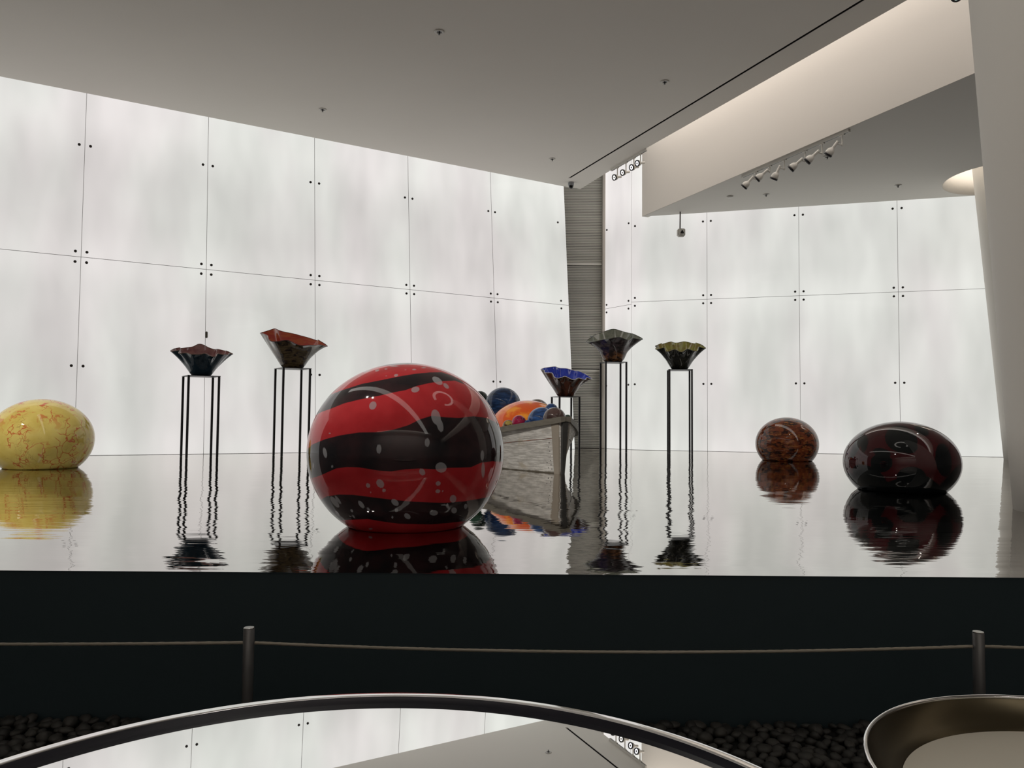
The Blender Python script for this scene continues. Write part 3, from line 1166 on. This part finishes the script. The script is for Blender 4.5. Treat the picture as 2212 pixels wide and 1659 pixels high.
ball('big flattened orange-red glass ball with yellow clouds filling the boat', 1140, 932, 84, 8.62, MB_orange, .80)
ball('large deep blue streaked glass ball behind the orange one in the boat', 1086.5, 875, 38.5, 9.3, MB_blue)
ball('medium blue glass ball between the magenta and the smoky brown balls', 1170.5, 911.5, 32, 7.92, MB_blue)
ball('smoky brown glass ball nearest the bow of the boat', 1197.7, 905, 25, 7.58, MB_brown)
ball('small magenta glass ball against the boat rail', 1121, 912, 15.2, 7.86, MB_magenta)
ball('smallest mottled ochre glass ball against the boat rail', 1098.5, 920, 13, 8.03, MB_mottle)
ball('black-green glass ball behind the large blue one, highest in the boat', 1037, 862, 17.5, 9.7, MB_green)
ball('sea-green glass ball half hidden behind the red banded float', 1028, 882, 18, 9.3, MB_greenl)
ball('brown striped glass ball peeping over the orange ball', 1160, 888, 26, 9.8, MB_tan)
ball('dark navy glass ball just above the smoky brown ball', 1191, 886, 14.5, 8.12, MB_blue)
ball('tiny dark blue glass ball tucked beside the magenta ball', 1140, 915, 8, 7.78, MB_blue)
ball('dark teal glass ball at the tip of the bow', 1226, 905, 9.5, 7.86, MB_green)


# ------------------------------------------------------------------ track lights
def lamp_head(parent, pos, aim, m_lens, L=.13, rm=.045):
    """bell-shaped spotlight head; pos = centre of the mouth, aim = direction of the beam"""
    aim = Vector(aim).normalized()
    q_ = aim.to_track_quat('Z', 'Y').to_matrix().to_4x4()
    h = empty('lamp_head', pos)
    h.parent = parent
    m4 = q_
    body = [(0, -L), (.017, -L), (.018, -L + .004), (.018, -L * .56), (.022, -L * .51), (rm * .72, -L * .43), (rm * .9, -L * .32), (rm - .002, -L * .2), (rm - .001, -.020), (rm - .004, -.018), (0, -.018)]
    o = link('housing', lathe(body, 28, mtx=m4), M_track, h, True)
    o['label'] = 'pale bell-shaped housing'
    link('rim', lathe([(rm - .004, -.024), (rm + .001, -.022), (rm + .001, .0), (rm - .004, .001), (rm - .006, -.006), (rm - .006, -.02)], 28, mtx=m4), M_trackrim, h, True)['label'] = 'black rim'
    link('lens', lathe([(.013, -.0075), (rm - .017, -.0075), (rm - .017, -.011), (.013, -.011)], 28, mtx=m4), m_lens, h)
    link('inner_baffle', lathe([(rm - .017, -.009), (rm - .006, -.009), (rm - .006, -.014), (rm - .017, -.014)], 28, mtx=m4), M_trackrim, h)
    link('lens_centre', lathe([(0, -.004), (.0145, -.005), (.0155, -.009), (0, -.012)], 20, mtx=m4), M_lens_mid, h, True)
    return h, Vector(pos) - aim * (L * .82)


def track(label, a_, b_, zceil, heads, group):
    root = empty('track_light', (a_ + b_) / 2)
    tag(root, label, 'track light', group)
    c_ = (a_ + b_) / 2
    d_ = b_ - a_
    fm_ = frame(Vector((0, 0, 0)), Vector((d_.x, d_.y, 0)), (0, 0, 1))
    L = d_.length / 2
    bm = bmesh.new()
    bm_box(bm, (-L, -.017, -.034), (L, .017, -.001), fm_)
    bmesh.ops.recalc_face_normals(bm, faces=bm.faces)
    link('rail', bm, M_track, root)
    bm = bmesh.new()
    bm_box(bm, (-L + .02, -.006, -.0355), (L - .02, .006, -.034), fm_)
    bmesh.ops.recalc_face_normals(bm, faces=bm.faces)
    link('rail_groove', bm, M_trackrim, root)
    for mouth, aim, ml, L_, rm in heads:
        h, nk = lamp_head(root, mouth - c_, aim, ml, L_, rm)
        # stem drops from the rail to the neck of the head
        k = (nk - fm_.to_3x3() @ Vector((0, 0, 0))).dot(Vector((d_.x, d_.y, 0)).normalized())
        top = Vector((d_.x, d_.y, 0)).normalized() * k
        bm = tube([top + Vector((0, 0, -.034)), Vector((top.x, top.y, nk.z - .02))], .0085, 8)
        bm_box(bm, (k - .035, -.012, -.046), (k + .035, .012, -.0352), fm_)
        link('stem', bm, M_track, h, loc=-h.location)
        bm = tube([Vector((top.x, top.y, nk.z)), nk], .010, 8)
        link('pivot', bm, M_track, h, loc=-h.location)
    return root


a_, b_ = atz(1325, 366, ZC), atz(1401, 321.5, ZC)
off = Vector((-.10, -.044, 0)) * .35
ua = (b_ - a_).normalized()
a_, b_ = a_ + off, b_ + off
hd = []
for (x, y), sx, ml in [((1325.8, 383.5), 1338.5, M_lens), ((1343.5, 373), 1357.5, M_lens), ((1363, 362), 1374, M_lens_cool), ((1375.3, 353), 1389, M_lens_cool)]:
    pr = atz(sx, 366 - (sx - 1325) * .585, ZC)
    hd.append((aty(x, y, pr.y - .05), (-.84, -.46, -.24), ml, .15, .049))
track('short track light of four lit heads under the ceiling edge, lenses towards the viewer', a_, b_, ZC, hd, None)
a_, b_ = atz(1601, 379, ZL), atz(1832, 278, ZL)
a_, b_ = a_ - FN * -.02, b_ - FN * -.02
hd = []
for (x, y), sx, aim in [((1606, 405), 1623, (-0.62, 0.42, -0.70)), ((1634, 388), 1652, (-0.72, 0.42, -0.62)), ((1670.5, 388), 1684, (-0.35, 0.42, -0.85)), ((1707, 366), 1728, (-0.72, 0.42, -0.65)), ((1742, 350), 1765, (-0.72, 0.42, -0.68)), ((1787, 336), 1808, (-0.52, 0.42, -0.78))]:
    pr = atz(sx, 379 - (sx - 1601) * .437, ZL)
    hd.append((aty(x, y, pr.y - .02), aim, M_lens_mid, .195, .052))
track('long track light of six bell-shaped heads along the foot of the pale fascia', a_, b_, ZL, hd, None)
a_, b_ = atz(2010, -28, ZC), atz(2120, -92, ZC)
tr3 = track('track light with one head at the top edge beside the big column', a_ - SN * .05, b_ - SN * .05, ZC, [(aty(2066, -4, (a_.y + b_.y) / 2), (-.3, -.3, -.9), M_lens_cool, .13, .045)], None)


# ------------------------------------------------------------------ ceiling fittings
def sprinkler(label, x, y, zc, r=.045):
    p = atz(x, y, zc)
    o = empty('sprinkler', (p.x, p.y, zc))
    tag(o, label, 'sprinkler', 'ceiling sprinklers')
    link('escutcheon', lathe([(.026, -.001), (r, -.001), (r, -.006), (r - .008, -.010), (.030, -.010), (.026, -.006)], 24), M_track, o, True)
    link('cup', lathe([(0, -.001), (.026, -.001), (.026, -.004), (0, -.004)], 16), M_trackrim, o)
    link('nozzle', lathe([(0, -.004), (.007, -.004), (.006, -.030), (.004, -.034), (0, -.034)], 10), M_trackrim, o, True)
    link('deflector', lathe([(0, -.034), (.012, -.034), (.012, -.036), (0, -.036)], 14), M_trackrim, o)
    return o


sprinkler('chrome ceiling sprinkler nearest the viewer, top middle of the upper ceiling', 949, 68, ZC, .055)
sprinkler('chrome ceiling sprinkler beside the long black slot', 1436, 176, ZC, .055)
sprinkler('chrome ceiling sprinkler above the left glass wall', 697, 236, ZC, .05)
sprinkler('chrome ceiling sprinkler near the far tip of the upper ceiling', 1193, 343, ZC, .05)
sprinkler('chrome sprinkler on the lower ceiling left of the round opening', 1940, 400, ZL, .05)
sprinkler('chrome sprinkler on the lower ceiling below the long track light', 1655, 420, ZL, .05)
sprinkler('chrome sprinkler on the lower ceiling behind the last track head', 1787, 338, ZL, .05)
p = atz(1577, 424, ZL)
sd = link('smoke_detector', lathe([(0, -.001), (.05, -.001), (.05, -.012), (.035, -.022), (0, -.024)], 24), M_track, None, True, (p.x, p.y, ZL))
tag(sd, 'flat round smoke detector on the lower ceiling', 'smoke detector')
p = atz(1233.5, 394, ZC)
dc = empty('dome_camera', (p.x, p.y, ZC))
tag(dc, 'small security dome camera at the far tip of the upper ceiling', 'camera')
link('mount', lathe([(0, -.001), (.046, -.001), (.052, -.012), (.052, -.050), (.046, -.058), (0, -.058)], 28), mat('dome_grey', (.30, .31, .33), .4), dc, True)
link('dome', lathe([(.043, -.058), (.041, -.078), (.032, -.096), (.018, -.108), (0, -.112)], 28), mat('smoked_dome', (.006, .007, .007), .05), dc, True)

# box hanging on a rod below the lower ceiling
p = aty(1469.5, 503, 12.75)
hb = empty('hanging_projector', (p.x, p.y, ZL))
tag(hb, 'small grey box with dark lens hanging on a rod by the right wall', 'projector')
dz = p.z - ZL
link('rod', tube([(0, 0, -.001), (-.004, 0, dz + .06)], .0105, 10), mat('rod_grey', (.09, .075, .07), .5), hb, True)
rm_ = Matrix.Rotation(radians(4), 4, 'Z')


def rbox(lo, hi, bev, mtx):
    bm = box(lo, hi, bev, 3)
    bmesh.ops.transform(bm, matrix=mtx, verts=bm.verts)
    return bm


mm_ = Matrix.Translation((.012, 0, dz)) @ rm_
M_boxgrey = mat('projector_grey', (.85, .83, .78), .5)
link('case', rbox((-.062, -.045, -.066), (.062, .055, .066), .018, mm_), M_boxgrey, hb, True)
link('front_cover', rbox((-.056, -.072, -.060), (.056, -.046, .060), .016, mm_), M_boxgrey, hb, True)
bm = bmesh.new()
tri = [(-.026, -.026), (.026, -.026), (.030, -.016), (.006, .030), (-.006, .030), (-.030, -.016)]
lo_ = [bm.verts.new(mm_ @ Vector((x, -.0745, z))) for x, z in tri]
hi_ = [bm.verts.new(mm_ @ Vector((x, -.0700, z))) for x, z in tri]
bm.faces.new(lo_)
for i in range(6):
    bm.faces.new((lo_[i], lo_[(i + 1) % 6], hi_[(i + 1) % 6], hi_[i]))
bmesh.ops.recalc_face_normals(bm, faces=bm.faces)
link('lens', bm, M_trackrim, hb)['label'] = 'dark rounded triangular lens'

# little sensor box on a wall joint
n_ = (B1 - B0).length / 5
sb = link('wall_sensor', box((-.015, -.035, -.045), (.015, -.001, .045), .006, 2), mat('sensor_brown', (.10, .085, .065), .5))
sb.matrix_world = LMAT @ Matrix.Translation((pw + .012, 0, 1.66))
tag(sb, 'little brown sensor box on the glass wall joint above the navy bowl', 'sensor')

# ------------------------------------------------------------------ rope barrier
YP = 2.22


def barrier_post(label, x, ytop):
    p = aty(x, ytop, YP)
    o = empty('barrier_post', (p.x, YP, -.5))
    tag(o, label, 'barrier post', 'steel barrier posts')
    h = p.z + .5
    link('shaft', lathe([(0, .001), (.0155, .001), (.0155, h - .004), (.0145, h - .003), (0, h - .003)], 24), M_post, o, True)
    link('cap', lathe([(0, h - .0028), (.0152, h - .0028), (.0152, h - .001), (.0140, h), (0, h)], 24), M_posttop, o)['label'] = 'bright polished cap'
    link('base_plate', lathe([(0, .001), (.045, .001), (.045, .006), (.0158, .008), (.0158, .001)], 24), M_post, o)
    return p


pa = barrier_post('round steel barrier post in front of the platform, left one', 538, 1355)
pb = barrier_post('round steel barrier post in front of the platform, beside the bronze bowl', 2113, 1364)


def cable(label, p, q, sag):
    bm = bmesh.new()
    N, K = int((q - p).length / .006), 15
    d_ = (q - p).normalized()
    u = d_.cross(Vector((0, 0, 1))).normalized()
    v = u.cross(d_)
    rings = []
    for i in range(N + 1):
        t = i / N
        c_ = p.lerp(q, t) - Vector((0, 0, sag * 4 * t * (1 - t)))
        tw = t * (q - p).length / .045 * 2 * pi
        ring = []
        for k in range(K):
            a_ = 2 * pi * k / K
            r = .0043 * (1 + .13 * cos(6 * (a_ - tw / 6)))
            ring.append(bm.verts.new(c_ + (u * cos(a_) + v * sin(a_)) * r))
        rings.append(ring)
    for a_, b_ in zip(rings, rings[1:]):
        for k in range(K):
            bm.faces.new((a_[k], a_[(k + 1) % K], b_[(k + 1) % K], b_[k]))
    bm.faces.new(rings[0])
    bm.faces.new(rings[-1])
    bmesh.ops.recalc_face_normals(bm, faces=bm.faces)
    return tag(link('barrier_cable', bm, M_rope, None, True), label, 'cable', 'twisted steel barrier cables')


ra, rb = aty(538, 1388.5, YP), aty(2113, 1396.5, YP)
ex = Vector((.0162, 0, 0))
cable('twisted steel cable between the two barrier posts', ra + ex, rb - ex, .021)
cable('twisted steel cable running off to the left of the left barrier post', ra - ex, aty(-420, 1389, YP), .004)
cable('twisted steel cable running off to the right of the right barrier post', rb + ex, aty(2700, 1404, YP), .004)

# ------------------------------------------------------------------ round mirror table and bronze bowl in front
mt = empty('mirror_table', (-.169, .688, .05))
tag(mt, 'large round mirror-topped table with polished steel rim in front of the barrier', 'table')
RT_ = .608
link('mirror_top', lathe([(0, -.010), (RT_ - .026, -.010), (RT_ - .026, -.016), (0, -.016)], 180), M_mirrorglass, mt)['label'] = 'flat mirror glass'
link('rim', lathe([(RT_ - .0215, -.0085), (RT_ - .0215, -.0015), (RT_ - .0213, -.0008), (RT_ - .0206, -.0002), (RT_ - .0198, 0), (RT_ - .0190, .0001), (RT_ - .0110, .0002), (RT_ - .0060, .0001), (RT_ - .0052, 0), (RT_ - .0035, -.0005),
     (RT_ - .0015, -.0020), (RT_ - .0003, -.0045), (RT_, -.007), (RT_, -.012), (RT_ - .004, -.0165), (RT_ - .014, -.0165)], 240), M_rim, mt, True)['label'] = 'polished rounded steel rim'
link('rim_recess', lathe([(RT_ - .0217, -.0006), (RT_ - .0225, -.0012), (RT_ - .0225, -.0098), (RT_ - .026, -.0099), (RT_ - .026, -.0165), (RT_ - .0217, -.0165)], 240), M_rimdark, mt, True)['label'] = 'dark recessed ring inside the rim'
link('underside', lathe([(RT_ - .010, -.0165), (RT_ - .06, -.06), (.10, -.11), (.06, -.14), (0, -.14)], 96), M_rimdark, mt, True)
link('pedestal', lathe([(0, -.14), (.055, -.14), (.045, -.3), (.05, -.46), (.22, -.52), (.22, -.528), (0, -.528)], 48), M_rim, mt, True)

bb_ = empty('bronze_bowl', (.800, .975, .05))
tag(bb_, 'shallow round bronze metal bowl with satin bottom, right of the mirror table', 'bowl')
RB = .325
link('wall', lathe([(RB - .002, -.002), (RB - .012, -.020), (RB - .032, -.033), (RB - .044, -.039), (RB - .048, -.046), (RB - .040, -.050), (RB - .020, -.034), (RB + .002, -.012), (RB + .003, -.003)], 120), M_bowlmetal, bb_, True)
link('bottom', lathe([(0, -.0415), (RB - .046, -.0395), (RB - .046, -.047), (0, -.049)], 120), M_bowlbase, bb_)['label'] = 'satin grey bottom'
link('rim', lathe([(RB + .0035 * cos(a_), -.0015 + .0035 * sin(a_)) for a_ in [2 * pi * k / 14 for k in range(15)]], 160), M_rim, bb_, True)['label'] = 'thin bright rim'
link('pedestal', lathe([(0, -.0495), (.06, -.0495), (.04, -.12), (.035, -.45), (.14, -.53), (.14, -.549), (0, -.549)], 40), M_bowlmetal, bb_, True)

# ------------------------------------------------------------------ pebble bed
pbd = link('pebble_bed', box((-3.4, 1.45, -.499), (3.4, 2.53, -.482)), M_gravelbed)
struct(pbd, 'strip of dark rounded pebbles along the foot of the platform')
peb = []
for k in range(8):
    bm = bmesh.new()
    bmesh.ops.create_icosphere(bm, subdivisions=2, radius=1)
    sx, sy, sz = rng.uniform(.85, 1.25), rng.uniform(.65, .95), rng.uniform(.42, .65)
    sd_ = Vector((k * 7.3, 1.1, 2.2))
    for v in bm.verts:
        nn = 1 + .28 * noise.noise(v.co * .9 + sd_)
        v.co = Vector((v.co.x * sx, v.co.y * sy, v.co.z * sz)) * nn
    me = bpy.data.meshes.new('pebble')
    bm.to_mesh(me)
    bm.free()
    me.materials.append(M_pebble)
    me.polygons.foreach_set('use_smooth', [True] * len(me.polygons))
    peb.append(me)


def seen(p):
    x, y = proj(p)
    if not (-60 < x < 2270 and y < 1690):
        return False
    if x < 420:
        return y > 1525 and y < 1633 - x * .245 + 14
    return 1360 < x < 1850 and y > 1540 + max(0, (1636 - x)) * 0 and y > 1545 and (x > 1640 or y < 1510 + (x - 1100) * .30)


near, rest = [], []
Y = 1.5
row = 0
while Y < 2.52:
    X = -3.3 + (row % 2) * .02
    while X < 3.3:
        s_ = rng.uniform(.017, .027)
        p = Vector((X + rng.uniform(-.009, .009), min(Y + rng.uniform(-.009, .009), 2.5), -.482 + s_ * .45 + rng.uniform(0, .010)))
        (near if seen(p) else rest).append((p, s_, (rng.uniform(-.25, .25), rng.uniform(-.25, .25), rng.uniform(0, 6.28)), rng.randrange(8)))
        X += .041
    Y += .037
    row += 1
near.sort(key=lambda q_: q_[0].y)
rest += near[300:]
for p, s_, e_, k in near[:300]:
    o = link_mesh('pebble', peb[k], M_pebble, pbd, loc=p)
    o.rotation_euler = e_
    o.scale = (s_, s_, s_)
bm = bmesh.new()
low = bmesh.new()
bmesh.ops.create_icosphere(low, subdivisions=1, radius=1)
lv = [v.co.copy() for v in low.verts]
lf = [[v.index for v in f.verts] for f in low.faces]
low.free()
from mathutils import Euler
allv, allf = [], []
for p, s_, e_, k in rest:
    R3 = Euler(e_).to_matrix()
    b0 = len(allv)
    allv += [p + R3 @ Vector((v.x * s_ * 1.1, v.y * s_ * .85, v.z * s_ * .55)) for v in lv]
    allf += [[b0 + i for i in f] for f in lf]
bm.free()
me = bpy.data.meshes.new('loose_pebbles')
me.from_pydata(allv, [], allf)
ob = link_mesh('loose_pebbles', me, M_pebble, pbd, True)
ob['kind'] = 'stuff'
print('pebbles', len(near), len(rest))
